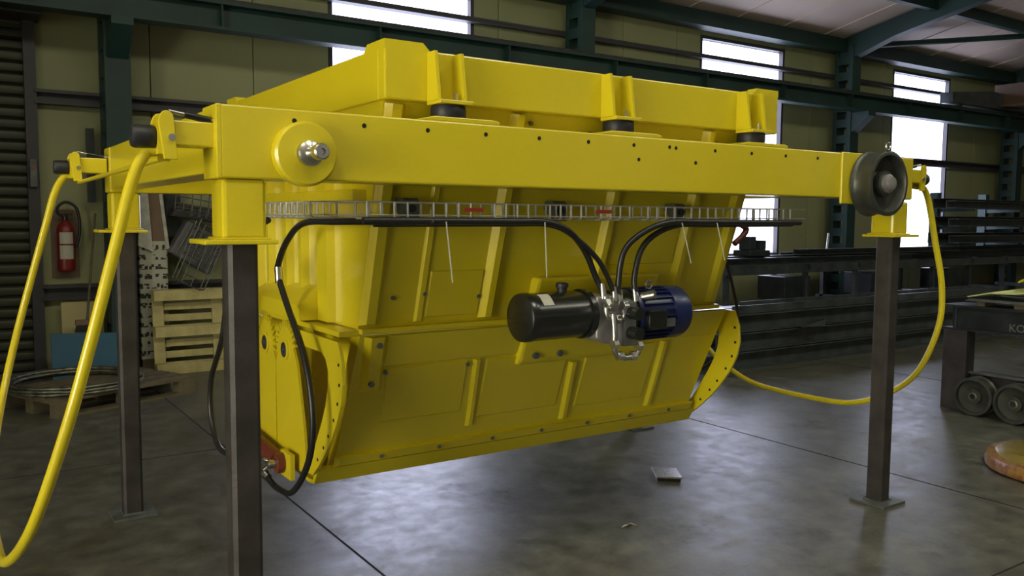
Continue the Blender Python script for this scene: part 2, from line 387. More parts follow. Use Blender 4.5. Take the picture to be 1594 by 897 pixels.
# rubber buffers between frame and hopper
BX = (.727, 1.502, 2.282)
pad = mesh_of('buffer_pad', PR(((-.16, ZT), (.17, ZT), (.17, ZT+.010), (.15, ZT+.016), (-.09, ZT+.016)), 'y', -.07, .07), 'yellow')
buf = mesh_of('rubber_buffer', LA([(.059, 0), (.062, .008), (.062, .037), (.059, .045)], (0, 0, ZT+.016), (0, 0, 1), 28), 'rubber', True)
for y in (0, L_):
    for x in BX:
        place('buffer_pad', pad[0], pad[1]+Vector((x, y, 0)), cf, .003); place('rubber_buffer', buf[0], buf[1]+Vector((x, y, 0)), cf)
# left axle boss and bare axle
hb = obj('axle_boss', LA([(.098, 0), (.098, .030), (.090, .038), (.045, .040)], (.176, -.0745, 1.69), (0, -1, 0), 40), 'yellow', cf, True)
ax = obj('axle', LA([(.034, 0), (.038, .010), (.038, .030), (.030, .036), (.020, .040), (.018, .085), (.024, .088), (.024, .118), (.020, .122), (.010, .122), (.010, .112)], (.176, -.114, 1.69), (0, -1, 0), 28), 'chrome', cf, True)
# right travelling wheel
wh = thing  # (kept as a part of the frame)
we = obj('travel_wheel', LA([(.05, 0), (.150, 0), (.158, .006), (.158, .016), (.150, .024), (.147, .03), (.150, .095), (.156, .104), (.156, .112), (.150, .116), (.136, .116), (.132, .108), (.128, .072), (.066, .062), (.062, .066), (.060, .098), (.040, .100)], (3.04, -.087, 1.68), (0, -1, 0), 56), 'wheel', cf, True)
obj('hub_cap', LA([(.044, 0), (.044, .016), (.036, .02), (.030, .02), (.030, .034), (.022, .036)], (3.04, -.186, 1.68), (0, -1, 0), 28), 'alu', we, True)
obj('lifting_eye', TU([(3.02+.018*math.cos(a), -.20, 1.855+.018*math.sin(a)) for a in [2*PI*i/12 for i in range(12)]], .005, 8, 1, True), 'chrome', we, True)
# bumper arms at the four corners
def bumper(sx, y):
    x0 = -.075 if sx < 0 else 3.445
    X = lambda d: x0+sx*d
    def bx(a, b, *r): q = sorted((X(a), X(b))); return B(q[0], q[1], *r)
    obj('bumper_arm', bx(0, .118, y-.045, y+.045, 1.70, 1.772), 'yellow', cf, bevel=.005)
    for dy in (-.056, .040):
        poly = [(X(.110), 1.66), (X(.118), 1.775)]+[(X(.137)+sx*(-.019)*math.cos(a), 1.775+.022*math.sin(a)) for a in (.5, 1.0, 1.57, 2.1, 2.6)]+[(X(.160), 1.770), (X(.150), 1.70), (X(.146), 1.66)]
        obj('bumper_bracket', PR(poly, 'y', y+dy, y+dy+.014), 'yellow', cf, bevel=.002)
        obj('pin', CY((X(.125), y+dy-.006, 1.722), (X(.125), y+dy+.020, 1.722), .010, 12), 'chrome', cf, True)
    obj('rubber_bumper', LA([(.028, 0), (.033, .006), (.033, .056), (.029, .064)], (X(.160), y-.008, 1.724), (sx, 0, 0), 24), 'rubber', cf, True)
    obj('bumper_backplate', bx(.146, .160, y-.045, y+.045, 1.675, 1.765), 'yellow', cf)
    gs = obj('gas_spring', CY((X(.085), y-.035, 1.790), (X(.012), y-.035, 1.778), .010, 12), 'black', cf, True)
    obj('rod', CY((X(.085), y-.035, 1.790), (X(.128), y-.035, 1.797), .006, 10), 'chrome', gs, True)
    obj('eye', CY((X(.012), y-.035, 1.778), (X(-.018), y-.035, 1.775), .006, 10), 'chrome', gs, True)
for sx in (-1, 1):
    for y in (0, L_): bumper(sx, y)
# hanging U-shaped trip bars
def trip(name, sx, label):
    PX = (lambda z: -.205-.27*(1.67-z)-.075) if sx < 0 else (lambda z: min(3.69+.29*(1.68-z), 3.87))
    yz = [(-.01, 1.60), (-.02, 1.4), (-.03, 1.15), (-.01, .92), (.09, .66), (.24, .51), (.46, .40), (.70, .365), (1.20, .37), (1.45, .43), (1.68, .55), (1.84, .72), (1.93, .95), (1.945, 1.2), (1.94, 1.45), (1.935, 1.60)]
    e = -.185 if sx < 0 else 3.555
    pts = [(e, 0, 1.69), (e+sx*.05, 0, 1.686), (PX(1.66)-sx*.022, 0, 1.676)]+[(PX(z), y, z) for y, z in yz]+[(PX(1.66)-sx*.022, L_, 1.676), (e+sx*.05, L_, 1.686), (e, L_, 1.69)]
    t = thing(name, label, 'bumper bar', (PX(.365), .964, .35))
    obj('bar', TU(pts, .0165, 14, 6), 'yellow', t, True)
    obj('cross_rod', CY((e+sx*.01, .02, 1.672), (e+sx*.01, L_-.02, 1.655), .009, 12), 'yellow', t, True)
trip('trip_bar', -1, 'yellow bent tube loop hanging at the left end beside the extinguisher')
trip('trip_bar', 1, 'yellow bent tube loop hanging at the right end behind the wheel')

# ================================================================== SUPPORT POSTS
PL = {(0, 0): 'dark steel post nearest the camera, under the left front corner of the yellow frame',
      (0, 1): 'dark steel post at left, standing before the leaning pale pallet and coil',
      (1, 0): 'dark steel post under the travelling wheel corner at right',
      (1, 1): 'dark steel post mostly hidden behind the hopper, only its foot plate showing'}
for (i, j), lab in PL.items():
    x, y = i*W_, j*L_
    t = thing('support_post', lab, 'post', (x, y, 0), 'posts carrying the yellow frame')
    bm = new_bm(); h = .045
    prism(bm, ((-h+x, -h+.012+y), (-h+.012+x, -h+y), (h-.012+x, -h+y), (h+x, -h+.012+y), (h+x, h-.012+y), (h-.012+x, h+y), (-h+.012+x, h+y), (-h+x, h-.012+y)), 'z', .014, ZP)
    obj('tube', bm, 'steel', t)
    f = obj('foot_plate', B(x-.1, x+.1, y-.1, y+.1, 0, .014), 'plate', t, bevel=.002)
    obj('weld_bead', TU([(x-.048, y-.048, .016), (x+.048, y-.048, .016), (x+.048, y+.048, .016), (x-.048, y+.048, .016)], .005, 6, 1, True), 'plate', t)

# ================================================================== THE HOPPER
hp = thing('hopper', 'large yellow steel hopper with clamshell gate hanging in the frame', 'hopper', (1.5, .964, .43))
CY_ = .964
def my(y): return 2*CY_-y
RX0, RX1, RF, RBk = .50, 2.495, .03, my(.03)
for y0, y1 in ((RF, RF+.05), (RBk-.05, RBk)): obj('rim_panel', B(RX0, RX1, y0, y1, 1.898, 2.072), 'yellow', hp, bevel=.006)
for x0, x1 in ((RX0, RX0+.05), (RX1-.05, RX1)): obj('rim_panel', B(x0, x1, RF+.05, RBk-.05, 1.898, 2.072), 'yellow', hp, bevel=.006)
for sx in (0, 1):
    for sy in (0, 1):
        X = (lambda d: RX0+d) if sx == 0 else (lambda d: RX1-d)
        Y = (lambda d: RF+d) if sy == 0 else (lambda d: RBk-d)
        bm = new_bm(); g = 0
        q = sorted((Y(g), Y(.053)))
        prism(bm, [(X(g), 2.066), (X(.178), 2.066), (X(.168), 2.074), (X(.145), 2.096), (X(g), 2.096)], 'y', *q)
        q = sorted((X(g), X(.053)))
        prism(bm, [(Y(.054), 2.066), (Y(.172), 2.066), (Y(.162), 2.074), (Y(.14), 2.096), (Y(.054), 2.096)], 'x', *q)
        obj('corner_plate', bm, 'yellow', hp)
# brackets on the buffers
gus = mesh_of('gusset', PR(((.03, 1.900), (.03, 2.066), (-.022, 2.066), (-.048, 1.900)), 'x', -.006, .006), 'yellow')
gusb = mesh_of('gusset', PR(((my(.03), 1.900), (my(.03), 2.066), (my(-.022), 2.066), (my(-.048), 1.900)), 'x', -.006, .006), 'yellow')
for y, G in ((0, gus), (L_, gusb)):
    for x in BX:
        q = sorted((y-.068 if y == 0 else y+.068, RF if y == 0 else RBk))
        bp_ = obj('bracket_plate', B(x-.068, x+.062, q[0], q[1]+.0, 1.886, 1.899), 'yellow', hp, bevel=.002)
        for d in (-.060, .042): place('gusset', G[0], G[1]+Vector((x+d, 0, 0)), hp)
        yb = y-.03 if y == 0 else y+.03
        obj('bolt', CY((x+.012, yb, 1.899), (x+.012, yb, 1.928), .006, 8), 'chrome', bp_)
# sloping hopper walls
zt, zm = 1.93, 1.085
XT0, XT1, XM0, XM1 = .515, 2.45, .520, 2.41
yt, ym, th = .06, .31, .012
def wall_sheet(sgn):
    bm = new_bm(); f = (lambda y: y) if sgn > 0 else my
    hexa(bm, [(XM0, f(ym), zm), (XM1, f(ym), zm), (XM1, f(ym+th), zm), (XM0, f(ym+th), zm), (XT0, f(yt), zt), (XT1, f(yt), zt), (XT1, f(yt+th), zt), (XT0, f(yt+th), zt)])
    return bm
obj('front_wall', wall_sheet(1), 'yellow', hp); obj('back_wall', wall_sheet(-1), 'yellow', hp)
for a, b, s in ((XT0, XM0, 1), (XT1, XM1, -1)):
    bm = new_bm(); e = s*th
    hexa(bm, [(b, ym+th, zm), (b+e, ym+th, zm), (b+e, my(ym+th), zm), (b, my(ym+th), zm), (a, yt+th, zt), (a+e, yt+th, zt), (a+e, my(yt+th), zt), (a, my(yt+th), zt)])
    obj('end_wall', bm, 'yellow', hp)
def wy(z): return yt+(ym-yt)*(zt-z)/(zt-zm)
def strip(name, x0, x1, z0, z1, d, dx=0, taper=.3, parent=None, fy=wy, m='yellow'):
    """raised pressed rib on the sloping front wall, d proud"""
    bm = new_bm(); e = min(d*1.0, (x1-x0)*taper)
    hexa(bm, [(x0+dx, fy(z0), z0), (x1+dx, fy(z0), z0), (x1, fy(z1), z1), (x0, fy(z1), z1),
              (x0+dx+e, fy(z0)-d, z0+.004), (x1+dx-e, fy(z0)-d, z0+.004), (x1-e, fy(z1)-d, z1-.004), (x0+e, fy(z1)-d, z1-.004)])
    return obj(name, bm, m, parent or hp)
for x0, x1, d in ((.52, .60, .022), (.745, .785, .010), (1.035, 1.105, .028), (1.58, 1.65, .026), (2.055, 2.125, .028), (2.335, 2.408, .022)):
    strip('stiffening_rib', x0, x1, 1.10, 1.89, d)
strip('cover_panel', .79, 1.03, 1.115, 1.30, .006, parent=hp); strip('cover_panel', 1.66, 2.05, 1.30, 1.52, .006)
bm_ = mesh_of('bolt', CY((0, 0, 0), (0, -.012, 0), .011, 6), 'plate')
def bolt(x, y, z, parent=hp, s=1):
    o = place('bolt', bm_[0], (x, y-.005*s, z), parent); o.scale = (s, s, s)
for x, z in ((.645, 1.20), (1.02, 1.19), (.775, 1.21), (1.30, 1.83), (1.42, 1.84), (2.15, 1.84), (1.13, 1.86)): bolt(x, wy(z)-.003, z, s=.8)
# left end wall ribs
def ex(z): return XT0+(XM0-XT0)*(zt-z)/(zt-zm)
for y0, y1 in ((.52, .65), (.80, .86), (.98, 1.05), (1.22, 1.28), (1.38, 1.46)):
    bm = new_bm(); d = .03; e = .015
    hexa(bm, [(ex(1.09), y0, 1.09), (ex(1.09), y1, 1.09), (ex(1.89), y1, 1.89), (ex(1.89), y0, 1.89),
              (ex(1.09)-d, y0+e, 1.09), (ex(1.09)-d, y1-e, 1.09), (ex(1.89)-d, y1-e, 1.89), (ex(1.89)-d, y0+e, 1.89)])
    obj('end_rib', bm, 'yellow', hp)
for y0, y1 in ((.52, .60), (.9, 1.0), (1.3, 1.38)): obj('end_rib', B(2.41, 2.455, y0, y1, 1.09, 1.89), 'yellow', hp)
obj('end_stiffener', B(.462, .52, .22, 1.71, 1.553, 1.60), 'yellow', hp, bevel=.004)
obj('end_ledge', B(.44, .535, .30, my(.30), 1.062, 1.082), 'yellow', hp, bevel=.002)
obj('ledge', B(.52, 2.41, ym-.035, ym+.02, 1.068, 1.088), 'yellow', hp, bevel=.004)
obj('ledge', B(.52, 2.41, my(ym+.02), my(ym-.035), 1.068, 1.088), 'yellow', hp, bevel=.004)
# gear guard over the left pivots
bm = PR(((.44, 1.10), (.56, 1.235), (1.42, 1.235), (1.50, 1.10)), 'x', .435, .505)
hd = new_bm()
v = [(.515, .638, 1.225), (.515, 1.29, 1.205), (.415, 1.29, 1.155), (.415, .638, 1.150), (.415, 1.29, 1.09), (.415, .638, 1.09), (.515, .638, 1.09), (.515, 1.29, 1.09)]
vv = [hd.verts.new(p) for p in v]
for f in ((0, 1, 2, 3), (3, 2, 4, 5), (0, 3, 5, 6), (1, 7, 4, 2)): hd.faces.new([vv[i] for i in f])
go = obj('gear_guard', hd, 'yellow', hp); sm = go.modifiers.new('thick', 'SOLIDIFY'); sm.thickness = .006; bm.free()
# clamshell gate
def jy(z): return .30+.47*(1.07-z)
def jaw(sgn):
    f = (lambda y: y) if sgn > 0 else my
    bm = new_bm(); z0, z1, x0, x1 = .475, 1.06, .525, 2.49
    hexa(bm, [(x0, f(jy(z0)), z0), (x1, f(jy(z0)), z0), (x1, f(jy(z0)+.07), z0), (x0, f(jy(z0)+.07), z0),
              (x0, f(jy(z1)), z1), (x1, f(jy(z1)), z1), (x1, f(jy(z1)+.07), z1), (x0, f(jy(z1)+.07), z1)])
    jp = obj('gate_panel', bm, 'yellow', hp)
    bm = PR([(f(.555), .500), (f(.60), .432), (f(.66), .425), (f(CY_-.003), .440), (f(CY_-.003), .455), (f(.66), .442), (f(.615), .447), (f(.585), .505)], 'x', .453, 2.547)
    obj('gate_lip', bm, 'yellow', hp)
    arc = [(.70, 1.045), (.305, 1.045), (.272, .97), (.266, .89), (.285, .81), (.325, .735), (.385, .655), (.44, .595), (.51, .53), (.575, .478)]
    inn = [(.66, .47), (.60, .53), (.535, .62), (.475, .71), (.435, .78), (.41, .85), (.402, .92), (.425, .965), (.47, .985), (.70, .985)]
    for x, q in ((.437, 1), (2.563, -1)):
        R2 = lambda a, b: sorted((x+q*a, x+q*b))
        obj('arc_flange', PR([(f(a), b) for a, b in arc+inn], 'x', *R2(0, .014)), 'yellow', hp, bevel=.002)
        bm = new_bm()
        for a, b in arc[2:-1]:
            n = Vector((.60-a, .85-b)).normalized()*.026
            cyl(bm, (x-.0015*q, f(a+n.x), b+n.y), (x+.0155*q, f(a+n.x), b+n.y), .007, 8)
        stuff(obj('flange_hole', bm, 'hole', hp))
        obj('gate_side', PR([(f(jy(.95)+.02), .95), (f(.41), 1.05), (f(CY_-.004), 1.05), (f(CY_-.004), .455), (f(.60), .455), (f(jy(.5)+.02), .50)], 'x', *R2(.16, .17)), 'yellow', hp)
        # swinging arm with a toothed head
        px, pz, R = .838, .948, .108
        out = [(px-.132, pz-.04), (px-.205, .66), (px-.225, .53), (px-.17, .47), (CY_-.006, .455), (CY_-.006, pz-.06)]
        teeth = []
        n = 14
        for k in range(n):
            a0 = -.25+(PI+.15)*k/n
            for da, rr in ((0, R-.012), (.04, R+.014), (.13, R+.014), (.17, R-.012)):
                a = a0+da; teeth.append((px+rr*math.cos(a), pz+rr*math.sin(a)))
        obj('gate_arm', PR([(f(min(a, CY_+.01)), b) for a, b in out+teeth], 'x', *R2(-.012, -.001)), 'yellow', hp)
        bo = obj('pivot_boss', LA([(.046, 0), (.046, .006), (.033, .008)], (x-.012*q, f(px), pz), (-q, 0, 0), 28), 'yellow', hp, True)
        obj('pivot_pin', LA([(.033, 0), (.030, .003), (.013, .003), (.010, .010)], (x-.0195*q, f(px), pz), (-q, 0, 0), 24), 'steel', bo, True)
    return jp
jf = jaw(1); jaw(-1)
strip('upper_band', .64, 2.45, .925, 1.058, .008, fy=jy)
for x0, x1, z0, z1 in ((1.055, 1.095, .60, .92), (1.575, 1.625, .56, .86), (2.11, 2.16, .56, .92)): strip('gate_rib', x0, x1, z0, z1, .016, dx=.05, fy=jy)
ch = strip('hinge_cover', .545, .64, .825, 1.055, .022, dx=.02, fy=jy)
for z in (1.02, .86): bolt(.60, jy(z)-.023, z, s=1.1)
strip('gate_cover', .66, 1.03, .68, .915, .006, dx=.03, fy=jy); strip('gate_cover', 1.12, 1.55, .64, .915, .006, dx=.03, fy=jy); strip('gate_cover', 1.66, 2.09, .62, .915, .006, dx=.03, fy=jy)
for x, z in ((.66, .90), (1.03, .90), (1.90, .86)): bolt(x, jy(z)-.006, z, s=.8)
strip('bottom_flange', .52, 2.52, .50, .545, .016, fy=jy)
for k in range(7): bolt(.72+k*.27, jy(.52)-.016, .522, s=.8)
# hydraulic closing cylinder across the two gate arms
cyb = obj('closing_cylinder', CY((.375, .80, .492), (.375, 1.22, .515), .036, 24), 'red', hp, True)
obj('cylinder_eye', LA([(.042, -.02), (.042, .02)], (.375, .775, .490), (1, 0, 0), 24), 'red', cyb, True)
obj('cylinder_pin', LA([(.018, 0), (.018, .03), (.010, .036)], (.355, .775, .490), (-1, 0, 0), 16), 'chrome', cyb, True)
obj('hose_fitting', TU([(.345, .84, .475), (.335, .87, .455), (.335, .90, .435)], .013, 10, 3), 'chrome', cyb, True)
obj('hose_elbow', TU([(.355, .82, .485), (.33, .855, .492), (.33, .90, .478)], .009, 10, 3), 'chrome', cyb, True)
obj('arm_lug', B(.385, .403, .68, .80, .435, .54), 'yellow', hp)
# bracket holding the hydraulic unit
bm = PR([(.205, 1.26), (.345, .90), (.365, .872), (.45, .872), (.30, 1.26)], 'x', 1.27, 1.95)
obj('unit_bracket', bm, 'yellow', hp, bevel=.016)
for x, z in ((1.345, .915), (1.475, .915)): bolt(x, .338, z, s=1.4)
# dark red manifold standing out at the right end
mf = obj('end_manifold', B(2.45, 2.56, .34, .46, 1.47, 1.535), 'red', hp, bevel=.006)
obj('manifold_arm', TU([(2.58, .36, 1.50), (2.68, .36, 1.46), (2.66, .36, 1.42), (2.60, .36, 1.38)], .016, 10), 'red', mf, True)

# ================================================================== HYDRAULIC POWER UNIT
hu = thing('hydraulic_power_unit', 'hydraulic pump unit with black tank and blue motor on the hopper front', 'hydraulic unit', (1.52, .10, .98))
AY = .105
tk = obj('oil_tank', LA([(.080, 0), (.094, .008), (.097, .02), (.097, .045), (.095, .05), (.095, .30), (.090, .315)], (1.100, AY, 1.114), (1, 0, 0), 44), 'black', hu, True)
bm = new_bm()
for a0 in range(6):
    a = math.radians(78+a0*6.5); b = math.radians(78+(a0+1)*6.5); R = .0962
    p = lambda x, t: (x, AY-R*math.cos(t-PI/2)*0+R*math.cos(t+PI/6)*1, 1.114+R*math.sin(t+PI/6))
    q = [bm.verts.new(p(1.165, a)), bm.verts.new(p(1.215, a)), bm.verts.new(p(1.215, b)), bm.verts.new(p(1.165, b))]; bm.faces.new(q)
so = obj('tank_label', bm, 'paper', tk); s_ = so.modifiers.new('thick', 'SOLIDIFY'); s_.thickness = .001
obj('filler_cap', LA([(.020, 0), (.020, .02), (.026, .022), (.026, .036), (.02, .04)], (1.31, AY, 1.205), (0, 0, 1), 18), 'rubber', tk, True)
obj('tank_flange', CY((1.40, AY, 1.114), (1.425, AY, 1.114), .102, 40), 'black', hu, True)
pb = obj('pump_block', PR(((1.425, 1.02), (1.455, 1.00), (1.53, .985), (1.545, 1.06), (1.545, 1.19), (1.425, 1.19)), 'y', .02, .19), 'alu', hu, bevel=.006)
obj('pressure_valve', CY((1.47, .03, 1.15), (1.47, -.04, 1.15), .018, 14), 'chrome', pb, True)
obj('knob', CY((1.505, .03, 1.10), (1.505, -.03, 1.10), .014, 14), 'chrome', pb, True)
vb = obj('valve_stack', B(1.535, 1.60, -.02, .10, .985, 1.165), 'grey', hu, bevel=.004)
obj('solenoid', CY((1.57, -.02, 1.12), (1.57, -.075, 1.12), .026, 20), 'black', vb, True)
obj('solenoid', CY((1.57, -.02, 1.04), (1.57, -.075, 1.04), .026, 20), 'black', vb, True)
obj('bell_housing', CY((1.545, AY, 1.10), (1.64, AY, 1.10), .105, 40), 'black', hu, True)
mo = obj('motor', LA([(.112, 0), (.116, .006), (.116, .02), (.104, .024), (.104, .20), (.115, .202), (.116, .28), (.110, .297), (.09, .302)], (1.64, AY, 1.097), (1, 0, 0), 48), 'blue', hu, True)
for k in range(26):
    a = 2*PI*k/26; c_, s_ = math.cos(a), math.sin(a)
    bm = new_bm(); p = [(1.662, AY+(.100)*c_-.002*s_, 1.097+.100*s_+.002*c_), (1.842, AY+(.100)*c_-.002*s_, 1.097+.100*s_+.002*c_)]
    hexa(bm, [(1.664, AY+.1*c_-.002*s_, 1.097+.1*s_+.002*c_), (1.842, AY+.1*c_-.002*s_, 1.097+.1*s_+.002*c_), (1.842, AY+.1*c_+.002*s_, 1.097+.1*s_-.002*c_), (1.664, AY+.1*c_+.002*s_, 1.097+.1*s_-.002*c_),
              (1.664, AY+.115*c_-.002*s_, 1.097+.115*s_+.002*c_), (1.842, AY+.115*c_-.002*s_, 1.097+.115*s_+.002*c_), (1.842, AY+.115*c_+.002*s_, 1.097+.115*s_-.002*c_), (1.664, AY+.115*c_+.002*s_, 1.097+.115*s_-.002*c_)])
    obj('fin', bm, 'blue', mo)
obj('terminal_box', B(1.66, 1.76, -.035, .015, 1.045, 1.125), 'black', mo, bevel=.006)
obj('name_plate', B(1.775, 1.825, -.016, -.012, 1.05, 1.085), 'plate', mo)
obj('lifting_lug', TU([(1.75+.018*math.cos(2*PI*i/12), AY-.03, 1.222+.018*math.sin(2*PI*i/12)) for i in range(12)], .005, 8, 1, True), 'chrome', mo, True)
obj('relief_valve', CY((1.672, .03, 1.175), (1.70, -.02, 1.190), .020, 16), 'chrome', hu, True)
# tubing and unions
for n, pts, r in (('suction_pipe', [(1.475, -.02, 1.12), (1.475, -.03, 1.04), (1.475, -.03, .985), (1.492, -.03, .955), (1.53, -.03, .94), (1.585, -.03, .945), (1.605, -.03, .965), (1.605, -.02, 1.0)], .012),
                  ('pressure_pipe', [(1.45, .0, 1.19), (1.45, -.01, 1.12), (1.47, -.012, 1.10), (1.52, -.012, 1.095), (1.54, -.01, 1.11), (1.545, .0, 1.16)], .012)):
    obj(n, TU(pts, r, 12, 5), 'chrome', hu, True)
for x, y, z in ((1.475, -.03, 1.0), (1.505, -.03, .95), (1.575, -.03, .945), (1.605, -.03, .985), (1.45, -.005, 1.165), (1.545, -.005, 1.15), (1.50, -.012, 1.098)):
    obj('union_nut', CY((x-.012, y, z), (x+.012, y, z), .020, 6), 'chrome', hu)
for x, y, z in ((1.457, .02, 1.205), (1.517, .02, 1.19), (1.545, .02, 1.175), (1.63, .02, 1.185)):
    obj('hose_ferrule', CY((x, y, z-.025), (x, y+.01, z+.035), .014, 12), 'chrome', hu, True)

# ================================================================== CABLE TRAY AND HOSES
ct = thing('cable_tray', 'galvanised wire mesh cable tray running under the front beam', 'cable tray', (1.5, .04, 1.5))
def tray_path(y, z, x):    # long wire: along the front, then round the corner and back along the left end
    return [(2.68, y, z), (1.6, y, z), (.6, y, z), (.42+x*.3, y, z), (.345+x, y+.05, z), (.31+x, y+.16, z), (.30+x, .5, z), (.29+x, 1.0, z), (.29+x, 1.35, z)]
for y, z, x in ((.0, 1.552, 0), (.0, 1.508, 0), (.035, 1.500, .035), (.07, 1.500, .07), (.095, 1.508, .095), (.095, 1.552, .095)):
    obj('long_wire', TU(tray_path(y, z, x), .0028, 6, 5), 'wire', ct, True)
bm = new_bm(); k = 0; x = .42
while x < 2.67:
    tube(bm, [(x, 0, 1.553), (x, 0, 1.504), (x+.0, .01, 1.498), (x, .085, 1.498), (x, .095, 1.504), (x, .095, 1.553)], .0042, 6, 1); x += .05 if (k := k+1) % 4 else .10
y = .2
while y < 1.35:
    tube(bm, [(.30, y, 1.553), (.30, y, 1.504), (.31, y, 1.498), (.385, y, 1.498), (.395, y, 1.504), (.395, y, 1.553)], .0042, 6, 1); y += .06
stuff(obj('cross_wires', bm, 'wire', ct, True))
for x in (.635, 1.296, 1.955):
    bk = obj('tray_bracket', PR(((.10, 1.49), (.115, 1.49), (.20, 1.56), (.185, 1.57), (.115, 1.57), (.10, 1.56)), 'x', x-.03, x+.03), 'plate', ct)
    obj('tray_bolt', CY((x, .10, 1.533), (x, .088, 1.533), .014, 12), 'rubber', bk)
for x in (.83, 1.43): obj('tray_label', B(x-.04, x+.04, -.005, -.003, 1.522, 1.536), 'redlab', ct)
for a, b in (((.70, -.034, 1.487), (.725, -.036, 1.275)), ((1.12, -.036, 1.487), (1.13, -.038, 1.28)), ((1.83, -.036, 1.487), (1.885, -.04, 1.315)), ((2.04, -.036, 1.487), (2.09, -.04, 1.325))):
    obj('cable_tie', CY(a, b, .0022, 6), 'paper', ct)
def hose(label, pts, r=.0125, ends=()):
    t = thing('hydraulic_hose', label, 'hose', min((Vector(p) for p in pts), key=lambda p: p.z), 'black hydraulic hoses')
    obj('rubber_hose', TU(pts, r, 12, 6), 'hose', t, True)
    for a, b in ends: obj('crimp', CY(a, b, r*1.25, 12), 'chrome', t, True)
hose('black hose curving down from the tray to the left top port of the pump unit', [(.40, -.012, 1.489), (.963, -.018, 1.489), (1.137, -.02, 1.487), (1.259, 0.0, 1.453), (1.363, 0.03, 1.376), (1.429, 0.04, 1.27), (1.457, 0.03, 1.215)])
hose('black hose crossing over to the middle of the pump unit', [(.45, .012, 1.478), (.97, .01, 1.480), (1.174, .01, 1.477), (1.291, 0.01, 1.433), (1.413, 0.02, 1.349), (1.483, 0.03, 1.268), (1.517, 0.025, 1.20)], .0105)
hose('black hose from the right stretch of tray to the pump valve', [(2.617, -.02, 1.489), (1.993, -.02, 1.49), (1.783, -.02, 1.489), (1.658, 0.0, 1.452), (1.563, 0.02, 1.373), (1.542, 0.03, 1.24), (1.545, 0.025, 1.19)])
hose('black hose from the right stretch of tray to the blue motor side', [(2.60, .012, 1.483), (2.054, .01, 1.479), (1.859, .01, 1.478), (1.732, .02, 1.438), (1.662, .03, 1.371), (1.629, .03, 1.264), (1.630, .025, 1.20)])
hose('black hose looping down past the gate arm to the red cylinder', [(.66, -.02, 1.486), (.54, .05, 1.486), (.43, .26, 1.484), (.375, .47, 1.476), (.36, .61, 1.407), (.36, .715, 1.315), (.36, .72, 1.264), (.36, .621, 1.157), (.36, .431, .969), (.36, .358, .764), (.36, .41, .583), (.36, .585, .422), (.355, .74, .392), (.35, .83, .402), (.345, .878, .425)], .0125,
     [((.36, .72, 1.30), (.36, .71, 1.235)), ((.345, .878, .425), (.35, .855, .412))])
hose('black hose hanging in a loop behind the nearest post', [(.30, .65, 1.487), (.29, .76, 1.45), (.27, .95, 1.30), (.255, 1.08, 1.12), (.25, 1.16, .95), (.25, 1.34, .76), (.25, 1.36, .58), (.25, 1.24, .47), (.27, 1.12, .46), (.30, 1.05, .50)], .0125)
hose('thin black hose hanging behind the right arc flange', [(2.66, .60, 1.42), (2.82, .62, 1.28), (2.90, .62, 1.10), (2.93, .62, .95), (2.90, .66, .78), (2.80, .75, .66), (2.66, .86, .60)], .009)

# ================================================================== THINGS ON THE FLOOR
t = thing('scrap_plate', 'small grey steel plate lying on dark spacers on the floor', 'metal plate', (2.72, .94, 0))
bm = new_bm(); hexa(bm, [(2.61, .90, .018), (2.72, .80, .018), (2.83, .96, .018), (2.72, 1.06, .018), (2.61, .90, .03), (2.72, .80, .03), (2.83, .96, .03), (2.72, 1.06, .03)])
obj('plate', bm, 'chrome', t, bevel=.003)
bm = new_bm(); hexa(bm, [(2.62, .90, 0), (2.72, .815, 0), (2.82, .96, 0), (2.72, 1.05, 0), (2.62, .90, .018), (2.72, .815, .018), (2.82, .96, .018), (2.72, 1.05, .018)])
obj('spacer', bm, 'black', t)
bm = new_bm(); pts = [(1.955, .45, .001), (1.98, .435, .012), (2.005, .44, .016), (2.03, .425, .006), (2.02, .455, .002), (1.985, .465, .003)]
vs_ = [bm.verts.new(p) for p in pts]; bm.faces.new([vs_[0], vs_[1], vs_[5]]); bm.faces.new([vs_[1], vs_[2], vs_[4], vs_[5]]); bm.faces.new([vs_[2], vs_[3], vs_[4]])
po = tag(obj('paper_scrap', bm, 'paper'), 'tiny crumpled white paper scrap on the open floor', 'paper'); po.modifiers.new('t', 'SOLIDIFY').thickness = .002
t = thing('wrapped_coil', 'round brown coil wrapped in shiny film lying at the lower right edge', 'coil', (4.86, -.36, 0))
CC = (4.86, -.36)
obj('wound_rim', LA([(.30, .004), (.47, .0), (.50, .012), (.505, .045), (.49, .078), (.455, .088), (.30, .085)], (*CC, 0), (0, 0, 1), 64, loop=True), 'copper', t, True)
obj('film_top', LA([(.455, 0), (.44, .006), (.25, .004), (.0, .006)], (*CC, .087), (0, 0, 1), 48), 'coiltop', t, True)

# ================================================================== LEFT BACKGROUND
# fire extinguisher on its board
t = thing('fire_extinguisher', 'red fire extinguisher with black hose mounted on the wall', 'fire extinguisher', (.21, 6.2, .98))
obj('back_board', B(.10, .33, WY-.018, WY-.001, .92, 1.55), 'brown', t)
cb = obj('cylinder_body', LA([(.066, 0), (.074, .01), (.075, .03), (.075, .37), (.066, .42), (.036, .45), (.026, .47)], (.21, 6.19, .985), (0, 0, 1), 32), 'exred', t, True)
bm = new_bm()
for k in range(8):
    a, b = -2.4+k*.2, -2.4+(k+1)*.2; R = .0765
    for z0, z1 in ((1.24, 1.345), (1.10, 1.225)):
        q = [bm.verts.new((.21+R*math.cos(u), 6.19+R*math.sin(u), z)) for u, z in ((a, z0), (b, z0), (b, z1), (a, z1))]; bm.faces.new(q)
lo = obj('body_label', bm, 'paper', cb); lo.modifiers.new('t', 'SOLIDIFY').thickness = .001
